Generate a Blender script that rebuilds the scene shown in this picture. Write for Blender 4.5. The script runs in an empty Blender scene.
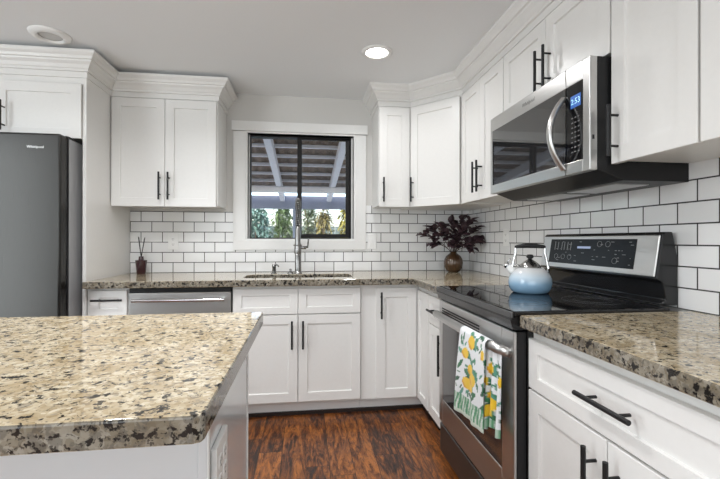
import bpy, bmesh, math, random
from mathutils import Vector, Matrix

random.seed(7)
PI = math.pi
SC = bpy.context.scene
COL = SC.collection

# ------------------------------------------------------------------ camera
YAW, PIT, ROL = 0.1341, 0.0019, 0.0014
CAM_H = 1.1652
fw = Vector((math.sin(YAW), math.cos(YAW), 0)) * math.cos(PIT) + Vector((0, 0, math.sin(PIT)))
rt = Vector((math.cos(YAW), -math.sin(YAW), 0))
up = rt.cross(fw)
rt2 = rt * math.cos(ROL) + up * math.sin(ROL)
up2 = up * math.cos(ROL) - rt * math.sin(ROL)
cd = bpy.data.cameras.new('camera')
cam = bpy.data.objects.new('camera', cd)
COL.objects.link(cam)
cam.matrix_world = Matrix(((rt2.x, up2.x, -fw.x, 0), (rt2.y, up2.y, -fw.y, 0), (rt2.z, up2.z, -fw.z, CAM_H), (0, 0, 0, 1)))
cd.sensor_width = 36
cd.lens = 404.49 * 36 / 720
cd.clip_start = 0.02
SC.camera = cam

# ------------------------------------------------------------------ world, lights, exposure
W = bpy.data.worlds.new('world')
SC.world = W
W.use_nodes = True
wn = W.node_tree.nodes
bg = wn['Background']
sky = wn.new('ShaderNodeTexSky')
sky.sky_type = 'NISHITA'
sky.sun_disc = False
sky.sun_elevation = math.radians(38)
sky.sun_rotation = math.radians(200)
sky.air_density = 1.0
sky.dust_density = 3.0
W.node_tree.links.new(sky.outputs[0], bg.inputs[0])
bg.inputs[1].default_value = 0.52


def area(name, loc, size, power, rot=(0, 0, 0), color=(1, 1, 1), size_y=None, shape=None, spread=None):
    l = bpy.data.lights.new(name, 'AREA')
    l.energy = power
    l.color = color
    l.size = size
    if size_y:
        l.shape = 'RECTANGLE'
        l.size_y = size_y
    if shape:
        l.shape = shape
    if spread:
        l.spread = spread
    o = bpy.data.objects.new(name, l)
    o.location = loc
    o.rotation_euler = rot
    COL.objects.link(o)
    return o


# unseen fill panels, added before the solid rear and left walls
area('rear_fill', (-0.8, -2.85, 1.4), 3.6, 48, (math.radians(90), 0, 0), (0.885, 0.96, 1.0), 1.9)
area('left_fill', (-3.3, 0.2, 1.05), 2.6, 62, (0, math.radians(-90), 0), (0.885, 0.96, 1.0), 1.7)
# unseen fill discs added below the ceiling, placed to brighten the kitchen
FILL_DISCS = [(-0.95, 1.75, 8.5), (-0.25, 1.4, 10.5), (-0.9, -0.9, 9), (0.1, -1.0, 9), (-2.2, 0.9, 9)]
for lx, ly, lp in FILL_DISCS:
    area('ceiling_fill', (lx, ly, 2.28), 0.16, lp, (0, 0, 0), (0.985, 0.99, 1.0), shape='DISK', spread=math.radians(150))
area('sink_lamp', (0.43, 2.43, 2.292), 0.13, 4.6, (0, 0, 0), (0.985, 0.99, 1.0), shape='DISK', spread=math.radians(160))
sd = bpy.data.lights.new('sun', 'SUN')
sd.energy = 1.9
sd.angle = math.radians(3)
so = bpy.data.objects.new('sun', sd)
so.rotation_euler = (math.radians(48), 0, math.radians(160))
COL.objects.link(so)

SC.view_settings.view_transform = 'Standard'
SC.view_settings.look = 'None'
SC.view_settings.exposure = 0.22
SC.view_settings.gamma = 1.0
SC.view_settings.use_curve_mapping = False
SC.cycles.max_bounces = 10
SC.cycles.use_denoising = True


# ------------------------------------------------------------------ material helpers
def mat(name, color=(0.8, 0.8, 0.8), rough=0.5, metal=0.0, coat=0.0, **kw):
    m = bpy.data.materials.new(name)
    m.use_nodes = True
    b = m.node_tree.nodes['Principled BSDF']
    b.inputs['Base Color'].default_value = (*color, 1)
    b.inputs['Roughness'].default_value = rough
    b.inputs['Metallic'].default_value = metal
    b.inputs['Coat Weight'].default_value = coat
    for k, v in kw.items():
        b.inputs[k].default_value = v
    return m


class N:
    """tiny node-graph helper"""
    def __init__(s, m):
        s.t = m.node_tree
        s.b = s.t.nodes['Principled BSDF']

    def n(s, kind, **props):
        x = s.t.nodes.new('ShaderNode' + kind)
        for k, v in props.items():
            setattr(x, k, v)
        return x

    def l(s, a, b):
        s.t.links.new(a, b)

    def val(s, sock, v):
        if hasattr(v, 'is_output') or hasattr(v, 'links'):
            s.l(v, sock)
        else:
            sock.default_value = v

    def math(s, op, a, b=None, c=None):
        x = s.n('Math', operation=op)
        s.val(x.inputs[0], a)
        if b is not None:
            s.val(x.inputs[1], b)
        if c is not None:
            s.val(x.inputs[2], c)
        return x.outputs[0]

    def coord(s, scale=(1, 1, 1), loc=(0, 0, 0), rot=(0, 0, 0), kind='Object'):
        tc = s.n('TexCoord')
        mp = s.n('Mapping')
        mp.inputs['Scale'].default_value = scale
        mp.inputs['Location'].default_value = loc
        mp.inputs['Rotation'].default_value = rot
        s.l(tc.outputs[kind], mp.inputs[0])
        return mp.outputs[0]

    def noise(s, vec, scale, detail=3, rough=0.55, dist=0.0):
        x = s.n('TexNoise')
        s.l(vec, x.inputs['Vector'])
        x.inputs['Scale'].default_value = scale
        x.inputs['Detail'].default_value = detail
        x.inputs['Roughness'].default_value = rough
        x.inputs['Distortion'].default_value = dist
        return x

    def ramp(s, fac, stops, interp='LINEAR'):
        x = s.n('ValToRGB')
        x.color_ramp.interpolation = interp
        e = x.color_ramp.elements
        while len(e) < len(stops):
            e.new(0.5)
        for el, (p, c) in zip(e, stops):
            el.position = p
            el.color = (*c, 1) if len(c) == 3 else c
        s.val(x.inputs[0], fac)
        return x.outputs[0]

    def mix(s, fac, a, b, blend='MIX'):
        x = s.n('Mix', data_type='RGBA', blend_type=blend)
        s.val(x.inputs[0], fac)
        s.val(x.inputs[6], a if hasattr(a, 'links') else (*a, 1))
        s.val(x.inputs[7], b if hasattr(b, 'links') else (*b, 1))
        return x.outputs[2]

    def bump(s, h, strength=0.2, dist=0.002):
        x = s.n('Bump')
        x.inputs['Strength'].default_value = strength
        x.inputs['Distance'].default_value = dist
        s.l(h, x.inputs['Height'])
        s.l(x.outputs[0], s.b.inputs['Normal'])


def paint(name, color, rough, bump=0.05, scale=60):
    m = mat(name, color, rough)
    g = N(m)
    v = g.coord()
    nz = g.noise(v, scale, 3)
    g.l(g.mix(nz.outputs[0], tuple(c * 0.975 for c in color), tuple(min(1, c * 1.02) for c in color)), g.b.inputs['Base Color'])
    if bump:
        g.bump(nz.outputs[0], bump, 0.0006)
    return m


M = {}
M['cabinet'] = paint('cabinet_paint', (0.80, 0.79, 0.77), 0.32, 0.03)
M['toe'] = paint('toe_kick_paint', (0.86, 0.85, 0.84), 0.5, 0.05, 25)
M['trim'] = paint('trim_paint', (0.82, 0.815, 0.80), 0.35, 0.02)
M['wall'] = paint('wall_paint', (0.66, 0.645, 0.62), 0.7, 0.15, 180)
M['ceiling'] = paint('ceiling_paint', (0.865, 0.88, 0.895), 0.85, 0.3, 130)
M['black_metal'] = mat('matte_black_metal', (0.012, 0.012, 0.013), 0.38, 0.3)
M['chrome'] = mat('chrome', (0.82, 0.82, 0.83), 0.1, 1.0)
M['nickel'] = mat('brushed_nickel', (0.33, 0.327, 0.322), 0.26, 1.0)
M['white_plastic'] = mat('white_plastic', (0.86, 0.86, 0.85), 0.35)
M['dark_slot'] = mat('dark_slot', (0.02, 0.02, 0.02), 0.6)
M['black_plastic'] = mat('black_plastic', (0.011, 0.011, 0.012), 0.4, **{'Specular IOR Level': 0.3})
M['black_enamel'] = mat('black_enamel', (0.012, 0.012, 0.013), 0.18)
M['black_glass'] = mat('black_glass', (0.006, 0.006, 0.007), 0.03, 0.0, 0.0, **{'IOR': 1.52})
M['panel_black'] = mat('black_control_panel', (0.008, 0.008, 0.009), 0.28, **{'Specular IOR Level': 0.25})
M['oven_glass'] = mat('oven_window_glass', (0.03, 0.03, 0.032), 0.06, 0.0, 0.5)
M['mw_glass'] = mat('microwave_window_glass', (0.02, 0.02, 0.021), 0.035, 0.0, 1.0, **{'Coat IOR': 1.9, 'Coat Roughness': 0.03})
M['island_paint'] = mat('island_gloss_paint', (0.74, 0.755, 0.77), 0.2, 0.0, 0.5, **{'Coat Roughness': 0.05, 'Coat IOR': 1.6})
M['ring'] = mat('burner_ring_print', (0.10, 0.10, 0.105), 0.2)
M['window_frame'] = mat('bronze_window_frame', (0.012, 0.011, 0.011), 0.45, **{'Specular IOR Level': 0.25})


def steel(name, color, rough, along='x', amount=0.35):
    m = mat(name, color, rough, 1.0)
    g = N(m)
    sc = {'x': (1.5, 160, 160), 'z': (160, 160, 1.5), 'y': (160, 1.5, 160)}[along]
    nz = g.noise(g.coord(sc), 3.0, 4, 0.6)
    r = g.math('MULTIPLY_ADD', nz.outputs[0], amount * rough, rough * (1 - amount / 2))
    g.l(r, g.b.inputs['Roughness'])
    g.l(g.mix(nz.outputs[0], tuple(c * 0.93 for c in color), tuple(c * 1.05 for c in color)), g.b.inputs['Base Color'])
    g.b.inputs['Anisotropic'].default_value = 0.3
    return m


M['steel'] = steel('stainless_steel', (0.60, 0.595, 0.585), 0.31)
M['fridge_steel'] = steel('fridge_stainless_steel', (0.056, 0.055, 0.053), 0.26, 'z')
M['fridge_side'] = mat('grey_fridge_side', (0.36, 0.362, 0.37), 0.4, 0.2)
M['fascia_steel'] = steel('satin_fascia_steel', (0.72, 0.715, 0.70), 0.42)
M['dark_steel'] = steel('dark_stainless_steel', (0.17, 0.172, 0.175), 0.36)
M['sink_steel'] = steel('sink_steel', (0.5, 0.5, 0.5), 0.3)


def granite(name, tone=1.0, gray=0.0, dark=0.0):
    m = mat(name, (0.5, 0.42, 0.3), 0.07)
    g = N(m)
    v = g.coord()
    warp = g.noise(v, 45, 2)
    vm = g.n('VectorMath', operation='MULTIPLY_ADD')
    g.l(warp.outputs['Color'], vm.inputs[0])
    vm.inputs[1].default_value = (0.014, 0.014, 0.014)
    g.l(v, vm.inputs[2])
    vw = vm.outputs[0]
    vor = g.n('TexVoronoi', feature='F1')
    g.l(vw, vor.inputs['Vector'])
    vor.inputs['Scale'].default_value = 120
    cell = g.n('SeparateColor')
    g.l(vor.outputs['Color'], cell.inputs[0])

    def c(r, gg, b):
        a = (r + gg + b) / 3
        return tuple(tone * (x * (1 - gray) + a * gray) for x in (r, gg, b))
    base = g.ramp(cell.outputs[0], [(0.0, c(0.34, 0.265, 0.165)), (0.2, c(0.46, 0.375, 0.245)), (0.55, c(0.565, 0.48, 0.335)), (1.0, c(0.66, 0.585, 0.45))])
    big = g.noise(v, 16, 3, 0.65)
    tan = g.ramp(big.outputs[0], [(0.46, (0, 0, 0)), (0.60, (1, 1, 1))])
    base = g.mix(g.math('MULTIPLY', tan, 0.55), base, c(0.34, 0.245, 0.125))
    gr = g.noise(vw, 52, 3, 0.6)
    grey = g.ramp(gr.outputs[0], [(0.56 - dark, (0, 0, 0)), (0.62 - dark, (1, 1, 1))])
    base = g.mix(g.math('MULTIPLY', grey, 0.55), base, c(0.19, 0.165, 0.13))
    bl = g.noise(vw, 54, 4, 0.6)
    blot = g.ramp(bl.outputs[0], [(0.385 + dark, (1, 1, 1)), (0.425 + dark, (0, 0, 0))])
    base = g.mix(g.math('MULTIPLY', blot, 0.97), base, (0.014, 0.012, 0.011))
    bl2 = g.noise(vw, 150, 2, 0.5)
    blot2 = g.ramp(bl2.outputs[0], [(0.33, (1, 1, 1)), (0.37, (0, 0, 0))])
    base = g.mix(g.math('MULTIPLY', blot2, 0.85), base, (0.045, 0.036, 0.03))
    g.l(base, g.b.inputs['Base Color'])
    return m


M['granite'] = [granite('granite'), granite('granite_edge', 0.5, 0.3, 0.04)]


def tiles(name, axis, phase, zbase, p=0.0782, q=0.1546, mortar=0.0028):
    """running-bond 3x6 subway tile; axis 0 = runs along X, 1 = runs along Y"""
    m = mat(name, (0.85, 0.85, 0.85), 0.12)
    g = N(m)
    tc = g.n('TexCoord')
    sp = g.n('SeparateXYZ')
    g.l(tc.outputs['Object'], sp.inputs[0])
    cb = g.n('CombineXYZ')
    g.l(g.math('SUBTRACT', sp.outputs[axis], phase), cb.inputs[0])
    g.l(g.math('SUBTRACT', sp.outputs[2], zbase), cb.inputs[1])
    br = g.n('TexBrick')
    br.offset = 0.5
    br.offset_frequency = 2
    g.l(cb.outputs[0], br.inputs['Vector'])
    for k, v in (('Scale', 1.0), ('Mortar Size', mortar), ('Mortar Smooth', 0.12), ('Bias', 0.0), ('Brick Width', q), ('Row Height', p)):
        br.inputs[k].default_value = v
    br.inputs['Color1'].default_value = (0.87, 0.87, 0.87, 1)
    br.inputs['Color2'].default_value = (0.83, 0.83, 0.835, 1)
    br.inputs['Mortar'].default_value = (0.045, 0.043, 0.042, 1)
    g.l(br.outputs['Color'], g.b.inputs['Base Color'])
    g.l(g.math('MULTIPLY_ADD', br.outputs['Fac'], 0.7, 0.1), g.b.inputs['Roughness'])
    wav = g.noise(g.coord((1, 1, 1)), 14, 2)
    h = g.math('MULTIPLY_ADD', br.outputs['Fac'], -1.0, g.math('MULTIPLY', wav.outputs[0], 0.5))
    g.bump(h, 0.35, 0.0016)
    return m


def floor_mat():
    m = mat('hand_scraped_hardwood', (0.2, 0.08, 0.03), 0.3)
    g = N(m)
    tc = g.n('TexCoord')
    sp = g.n('SeparateXYZ')
    g.l(tc.outputs['Object'], sp.inputs[0])
    row = g.math('FLOOR', g.math('DIVIDE', sp.outputs[0], 0.125))
    wn_ = g.n('TexWhiteNoise', noise_dimensions='1D')
    g.l(row, wn_.inputs['W'])
    ysh = g.math('MULTIPLY_ADD', wn_.outputs['Value'], 3.7, sp.outputs[1])
    col = g.math('FLOOR', g.math('DIVIDE', ysh, 0.85))
    pid = g.math('MULTIPLY_ADD', row, 7.13, col)
    wn2 = g.n('TexWhiteNoise', noise_dimensions='1D')
    g.l(pid, wn2.inputs['W'])
    cb = g.n('CombineXYZ')
    g.l(g.math('MULTIPLY', sp.outputs[0], 1.0), cb.inputs[0])
    g.l(g.math('MULTIPLY', sp.outputs[1], 0.16), cb.inputs[1])
    g.l(g.math('MULTIPLY', pid, 3.31), cb.inputs[2])
    gr = g.noise(cb.outputs[0], 26, 7, 0.76, 2.6)
    big = g.noise(cb.outputs[0], 11, 3, 0.6, 1.6)
    f = g.math('ADD', g.math('MULTIPLY', gr.outputs[0], 0.66), g.math('MULTIPLY', big.outputs[0], 0.46))
    f = g.math('ADD', f, g.math('MULTIPLY_ADD', wn2.outputs['Value'], 0.09, -0.072))
    base = g.ramp(f, [(0.38, (0.006, 0.003, 0.003)), (0.46, (0.032, 0.012, 0.006)), (0.53, (0.13, 0.040, 0.012)), (0.68, (0.40, 0.135, 0.026))])
    ex = g.math('ABSOLUTE', g.math('SUBTRACT', g.math('FRACT', g.math('DIVIDE', sp.outputs[0], 0.125)), 0.5))
    ey = g.math('ABSOLUTE', g.math('SUBTRACT', g.math('FRACT', g.math('DIVIDE', ysh, 0.85)), 0.5))
    seam = g.math('MAXIMUM', g.math('GREATER_THAN', ex, 0.485), g.math('GREATER_THAN', ey, 0.4975))
    vn = g.noise(cb.outputs[0], 17, 5, 0.65, 3.0)
    vein = g.ramp(g.math('ABSOLUTE', g.math('SUBTRACT', vn.outputs[0], 0.5)), [(0.0, (1, 1, 1)), (0.022, (0, 0, 0))])
    base = g.mix(g.math('MULTIPLY', vein, 0.8), base, (0.014, 0.006, 0.004))
    base = g.mix(g.math('MULTIPLY', seam, 0.75), base, (0.006, 0.003, 0.002))
    g.l(base, g.b.inputs['Base Color'])
    g.l(g.math('MULTIPLY_ADD', gr.outputs[0], 0.25, 0.2), g.b.inputs['Roughness'])
    g.bump(g.math('SUBTRACT', gr.outputs[0], seam), 0.3, 0.002)
    return m


def glass(name, tint=(1, 1, 1), gloss=1.0):
    m = bpy.data.materials.new(name)
    m.use_nodes = True
    nt = m.node_tree
    nt.nodes.remove(nt.nodes['Principled BSDF'])
    out = nt.nodes['Material Output']
    tr = nt.nodes.new('ShaderNodeBsdfTransparent')
    tr.inputs[0].default_value = (*tint, 1)
    gl = nt.nodes.new('ShaderNodeBsdfGlossy')
    gl.inputs['Roughness'].default_value = 0.0
    fr = nt.nodes.new('ShaderNodeFresnel')
    fr.inputs[0].default_value = 1.2
    mx = nt.nodes.new('ShaderNodeMixShader')
    nt.links.new(fr.outputs[0], mx.inputs[0])
    nt.links.new(tr.outputs[0], mx.inputs[1])
    nt.links.new(gl.outputs[0], mx.inputs[2])
    nt.links.new(mx.outputs[0], out.inputs[0])
    return m


def emit(name, color, strength):
    m = mat(name, (0, 0, 0), 0.4)
    b = m.node_tree.nodes['Principled BSDF']
    b.inputs['Emission Color'].default_value = (*color, 1)
    b.inputs['Emission Strength'].default_value = strength
    return m


def attr_mat(name, rough, sheen=0.0):
    m = mat(name, (1, 1, 1), rough)
    g = N(m)
    a = g.n('Attribute', attribute_name='pattern')
    g.l(a.outputs['Color'], g.b.inputs['Base Color'])
    g.b.inputs['Sheen Weight'].default_value = sheen
    return m


# ------------------------------------------------------------------ geometry helpers
class MB:
    def __init__(s):
        s.bm = bmesh.new()

    def box(s, x0, x1, y0, y1, z0, z1):
        r = bmesh.ops.create_cube(s.bm, size=1)
        for v in r['verts']:
            v.co = Vector(((x0 + x1) / 2 + v.co.x * (x1 - x0), (y0 + y1) / 2 + v.co.y * (y1 - y0), (z0 + z1) / 2 + v.co.z * (z1 - z0)))
        return s

    def beam(s, a, b, wx, wz):
        """box bar from a to b; wx horizontal width, wz vertical height"""
        a, b = Vector(a), Vector(b)
        d = (b - a).normalized()
        side = d.cross(Vector((0, 0, 1)))
        if side.length < 1e-4:
            side = Vector((1, 0, 0))
        side.normalize()
        u = side.cross(d)
        vs = []
        for p in (a, b):
            for i, j in ((-1, -1), (1, -1), (1, 1), (-1, 1)):
                vs.append(s.bm.verts.new(p + side * (i * wx / 2) + u * (j * wz / 2)))
        for f in ((3, 2, 1, 0), (4, 5, 6, 7), (0, 1, 5, 4), (1, 2, 6, 5), (2, 3, 7, 6), (3, 0, 4, 7)):
            s.bm.faces.new([vs[i] for i in f])
        return s

    def tube(s, pts, r, seg=10, cap=True, flat=None):
        pts = [Vector(p) for p in pts]
        rs = r if isinstance(r, (list, tuple)) else [r] * len(pts)
        rings = []
        prev = None
        for i, p in enumerate(pts):
            d = (pts[min(i + 1, len(pts) - 1)] - pts[max(i - 1, 0)]).normalized()
            if prev is None:
                ref = Vector((0, 0, 1)) if abs(d.z) < 0.9 else Vector((1, 0, 0))
                n = d.cross(ref).normalized()
            else:
                n = (prev - d * prev.dot(d)).normalized()
            prev = n
            b = d.cross(n)
            fx, fy = flat if flat else (1, 1)
            rings.append([s.bm.verts.new(p + (n * math.cos(2 * PI * k / seg) * fx + b * math.sin(2 * PI * k / seg) * fy) * rs[i]) for k in range(seg)])
        for a, b in zip(rings, rings[1:]):
            for k in range(seg):
                s.bm.faces.new((a[k], a[(k + 1) % seg], b[(k + 1) % seg], b[k]))
        if cap:
            s.bm.faces.new(rings[0][::-1])
            s.bm.faces.new(rings[-1])
        return s

    def lathe(s, prof, c=(0, 0, 0), seg=32, rib=None):
        """prof: list of (r, z); rib(angle) multiplies radius"""
        c = Vector(c)
        rings = []
        for r, z in prof:
            if r < 1e-6:
                rings.append([s.bm.verts.new(c + Vector((0, 0, z)))])
            else:
                rings.append([s.bm.verts.new(c + Vector((r * (rib(2 * PI * k / seg) if rib else 1) * math.cos(2 * PI * k / seg), r * (rib(2 * PI * k / seg) if rib else 1) * math.sin(2 * PI * k / seg), z))) for k in range(seg)])
        for a, b in zip(rings, rings[1:]):
            for k in range(seg):
                k2 = (k + 1) % seg
                if len(a) == 1 and len(b) == 1:
                    continue
                if len(a) == 1:
                    s.bm.faces.new((a[0], b[k2], b[k]))
                elif len(b) == 1:
                    s.bm.faces.new((a[k], a[k2], b[0]))
                else:
                    s.bm.faces.new((a[k], a[k2], b[k2], b[k]))
        return s

    def prism(s, poly, h0, h1, axis=2):
        """extrude a 2-D polygon; axis 2: (x,y) up z; axis 0: (y,z) along x; axis 1: (x,z) along y"""
        def P(a, b, h):
            return {2: (a, b, h), 0: (h, a, b), 1: (a, h, b)}[axis]
        lo = [s.bm.verts.new(P(a, b, h0)) for a, b in poly]
        hi = [s.bm.verts.new(P(a, b, h1)) for a, b in poly]
        n = len(poly)
        s.bm.faces.new(lo[::-1])
        s.bm.faces.new(hi)
        for i in range(n):
            s.bm.faces.new((lo[i], lo[(i + 1) % n], hi[(i + 1) % n], hi[i]))
        return s

    def slab(s, outline, holes, z0, z1):
        """flat slab with holes"""
        edges = []
        for loop in [outline] + holes:
            vs = [s.bm.verts.new((x, y, z0)) for x, y in loop]
            edges += [s.bm.edges.new((vs[i], vs[(i + 1) % len(vs)])) for i in range(len(vs))]
        bmesh.ops.triangle_fill(s.bm, edges=edges, use_beauty=True, use_dissolve=False)
        r = bmesh.ops.extrude_face_region(s.bm, geom=s.bm.faces[:])
        for v in r['geom']:
            if isinstance(v, bmesh.types.BMVert):
                v.co.z = z1
        s.bm.normal_update()
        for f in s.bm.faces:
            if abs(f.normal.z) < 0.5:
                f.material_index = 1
        return s

    def shaker(s, x0, x1, z0, z1, yb, t=0.02, rail=0.058, railz=None, rec=0.008):
        """five-piece door; back at y=yb, front at y=yb-t (front looks to -y)"""
        railz = railz or rail
        yf = yb - t

        def ring(dx, dz, y):
            return [s.bm.verts.new(p) for p in ((x0 + dx, y, z0 + dz), (x1 - dx, y, z0 + dz), (x1 - dx, y, z1 - dz), (x0 + dx, y, z1 - dz))]
        back = ring(0, 0, yb)
        e = 0.0015
        o0 = ring(0, 0, yf + e)
        o1 = ring(e, e, yf)
        i1 = ring(rail, railz, yf)
        i2 = ring(rail + 0.0025, railz + 0.0025, yf + rec)
        for a, b in ((back, o0), (o0, o1), (o1, i1), (i1, i2)):
            for k in range(4):
                s.bm.faces.new((a[k], a[(k + 1) % 4], b[(k + 1) % 4], b[k]))
        s.bm.faces.new(i2)
        s.bm.faces.new(back[::-1])
        return s

    def rod_x(s, x0, x1, y, z, r, seg=12):
        return s.tube([(x0, y, z), (x1, y, z)], r, seg)

    def build(s, name, m, parent=None, bevel=0.0, smooth=False, segs=2, loc=None, autosmooth=None):
        bmesh.ops.recalc_face_normals(s.bm, faces=s.bm.faces[:])
        me = bpy.data.meshes.new(name)
        s.bm.to_mesh(me)
        s.bm.free()
        ms = m if isinstance(m, (list, tuple)) else [m]
        for x in ms:
            me.materials.append(x)
        o = bpy.data.objects.new(name, me)
        COL.objects.link(o)
        if parent:
            o.parent = parent
        if loc:
            o.location = loc
        if smooth:
            me.shade_smooth()
            if autosmooth:
                me.set_sharp_from_angle(angle=math.radians(autosmooth))
        if bevel:
            b = o.modifiers.new('bevel', 'BEVEL')
            b.width = bevel
            b.segments = segs
            b.limit_method = 'ANGLE'
            b.angle_limit = math.radians(35)
            b.harden_normals = False
        return o


def tag(o, label=None, cat=None, group=None, kind=None):
    if label:
        o['label'] = label
    if cat:
        o['category'] = cat
    if group:
        o['group'] = group
    if kind:
        o['kind'] = kind
    return o


def thing(name, label, cat, loc=(0, 0, 0), rotz=0.0, group=None):
    o = bpy.data.objects.new(name, None)
    o.empty_display_size = 0.1
    COL.objects.link(o)
    o.location = loc
    o.rotation_euler = (0, 0, rotz)
    return tag(o, label, cat, group)


def struct(name, mb, m, parent=None, **kw):
    o = mb.build(name, m, parent, **kw)
    if not parent:
        o['kind'] = 'structure'
    return o


def text_mesh(name, s, size, m, parent, loc, rot, extrude=0.0004, spacing=1.0, shear=0.0):
    cu = bpy.data.curves.new(name, 'FONT')
    cu.body = s
    cu.size = size
    cu.extrude = extrude
    cu.align_x = 'CENTER'
    cu.align_y = 'CENTER'
    cu.space_character = spacing
    cu.shear = shear
    cu.resolution_u = 2
    tmp = bpy.data.objects.new(name + '_tmp', cu)
    COL.objects.link(tmp)
    dg = bpy.context.evaluated_depsgraph_get()
    dg.update()
    me = bpy.data.meshes.new_from_object(tmp.evaluated_get(dg))
    bpy.data.objects.remove(tmp)
    bpy.data.curves.remove(cu)
    me.name = name
    me.materials.clear()
    me.materials.append(m)
    o = bpy.data.objects.new(name, me)
    COL.objects.link(o)
    o.parent = parent
    o.location = loc
    o.rotation_euler = rot
    return o


FRONT = (PI / 2, 0, 0)     # text that reads from -y


def pull(door, x, z, length, vertical=True, y=-0.02):
    """bar pull: rod and two posts, child of a door or drawer (local coords of the cabinet)"""
    b = MB()
    off = 0.036
    if vertical:
        b.tube([(x, y - off, z - length / 2), (x, y - off, z + length / 2)], 0.0066, 12)
        for s in (-1, 1):
            b.tube([(x, y, z + s * length * 0.3), (x, y - off, z + s * length * 0.3)], 0.0045, 8)
    else:
        b.tube([(x - length / 2, y - off, z), (x + length / 2, y - off, z)], 0.0066, 12)
        for s in (-1, 1):
            b.tube([(x + s * length * 0.3, y, z), (x + s * length * 0.3, y - off, z)], 0.0045, 8)
    return b.build('handle', M['black_metal'], door, smooth=True, autosmooth=40)


def cabinet(name, label, cat, origin, rotz, w, z0, z1, depth, fronts, body_top=None, toe=False, body=None, open_top=False):
    """fronts: list of (kind, x0, x1, z0, z1, handle) handle=(vertical, x, z, length) or None.  local y=0 is the carcass face"""
    t = thing(name, label, cat, (origin[0], origin[1], 0), rotz)
    b = MB()
    if open_top:
        b.box(0, 0.018, 0, depth, z0, z1).box(w - 0.018, w, 0, depth, z0, z1).box(0.018, w - 0.018, 0, depth, z0, z0 + 0.018)
        b.box(0.018, w - 0.018, depth - 0.012, depth, z0 + 0.018, z1).box(0.018, w - 0.018, 0, 0.02, z1 - 0.19, z1).box(0.018, w - 0.018, 0, 0.02, z0 + 0.018, z0 + 0.05)
    elif body:
        b.prism(body, z0, z1)
    else:
        b.box(0, w, 0, depth, z0 + (0.012 if z0 > 1.2 else 0), z1)
    b.build('body', M['cabinet'], t, bevel=0.001, segs=1)
    if toe:
        MB().box(0.0, w, 0.075, 0.09, 0.0, z0).build('toe_kick', M['toe'], t)
    for kind, x0, x1, a, c, h in fronts:
        rail = 0.058 if kind == 'door' else 0.05
        railz = rail if kind == 'door' else 0.042
        d = MB().shaker(x0, x1, a, c, -0.0005, 0.02, rail, railz).build(kind, M['cabinet'], t)
        if h:
            pull(d, h[1], h[2], h[3], h[0], y=-0.0205)
    return t


RX, BY = 1.381, 3.281          # right wall, back wall
CEIL = 2.315
RW = -PI / 2                   # rotation of things along the right wall

# ------------------------------------------------------------------ room shell
X0, Y0 = -3.5, -3.0
struct('floor', MB().box(X0, RX + 0.1, Y0, BY + 0.15, -0.05, 0.0), floor_mat())
struct('ceiling', MB().box(X0, RX + 0.1, Y0, BY + 0.15, CEIL, CEIL + 0.08), M['ceiling'])
WX0, WX1, WZ0, WZ1 = -0.452, 0.389, 1.176, 2.012       # window opening
wb = MB()
wb.box(X0, WX0, BY, BY + 0.15, 0, CEIL).box(WX1, RX + 0.1, BY, BY + 0.15, 0, CEIL)
wb.box(WX0, WX1, BY, BY + 0.15, 0, WZ0).box(WX0, WX1, BY, BY + 0.15, WZ1, CEIL)
struct('wall_back', wb, M['wall'])
struct('wall_right', MB().box(RX, RX + 0.1, Y0, BY, 0, CEIL), M['wall'])
struct('wall_left', MB().box(X0 - 0.1, X0, Y0, BY + 0.15, 0, CEIL), M['wall'])
struct('wall_rear', MB().box(X0, RX + 0.1, Y0 - 0.1, Y0, 0, CEIL), M['wall'])

# tiled backsplashes
ZB = 0.914
tb = MB().slab([(-1.318, ZB), (RX - 0.001, ZB), (RX - 0.001, 1.45), (0.487, 1.45), (0.487, 1.088), (-0.558, 1.088), (-0.558, 1.385), (-1.318, 1.385)], [], 0, 0.007)
for f_ in tb.bm.faces:
    f_.material_index = 0
tbo = tb.build('wall_tile', tiles('subway_tile_sink_side', 0, -1.1627 + 0.0773, 0.914))
tbo.data.transform(Matrix(((1, 0, 0, 0), (0, 0, -1, BY - 0.0005), (0, 1, 0, 0), (0, 0, 0, 1))))
tag(tbo, 'white subway tile backsplash with dark grout behind the sink counter', 'backsplash', kind='structure')
tr = MB().box(RX - 0.0075, RX - 0.0005, 0.30, BY - 0.0085, ZB, 1.45)
tro = tr.build('wall_tile', tiles('subway_tile_range_side', 1, 2.4945, 0.914))
tag(tro, 'white subway tile backsplash with dark grout behind the range', 'backsplash', kind='structure')

# window: casing, jamb, slider frames, glass
cas = MB()
cas.box(-0.560, WX0 - 0.012, BY - 0.02, BY, 1.09, 2.020).box(WX1 + 0.012, 0.489, BY - 0.02, BY, 1.09, 2.020)
cas.box(-0.560, 0.489, BY - 0.0205, BY, 1.088, 1.164).box(-0.572, 0.501, BY - 0.026, BY, 2.0245, 2.100)
struct('trim_1', cas, M['trim'], bevel=0.002)
jb = MB()
jb.box(WX0 - 0.012, WX0, BY - 0.012, BY + 0.15, WZ0 - 0.012, WZ1 + 0.012).box(WX1, WX1 + 0.012, BY - 0.012, BY + 0.15, WZ0 - 0.012, WZ1 + 0.012)
jb.box(WX0, WX1, BY - 0.012, BY + 0.15, WZ0 - 0.012, WZ0).box(WX0, WX1, BY - 0.012, BY + 0.15, WZ1, WZ1 + 0.012)
jb.box(WX1 - 0.0138, WX1, BY + 0.05, BY + 0.14, WZ0, WZ1).box(WX0, WX0 + 0.0088, BY + 0.05, BY + 0.14, WZ0, WZ1)
struct('trim_2', jb, M['trim'])
win = thing('window_1', None, None, (0, BY + 0.075, 0))
win['kind'] = 'structure'


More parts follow.
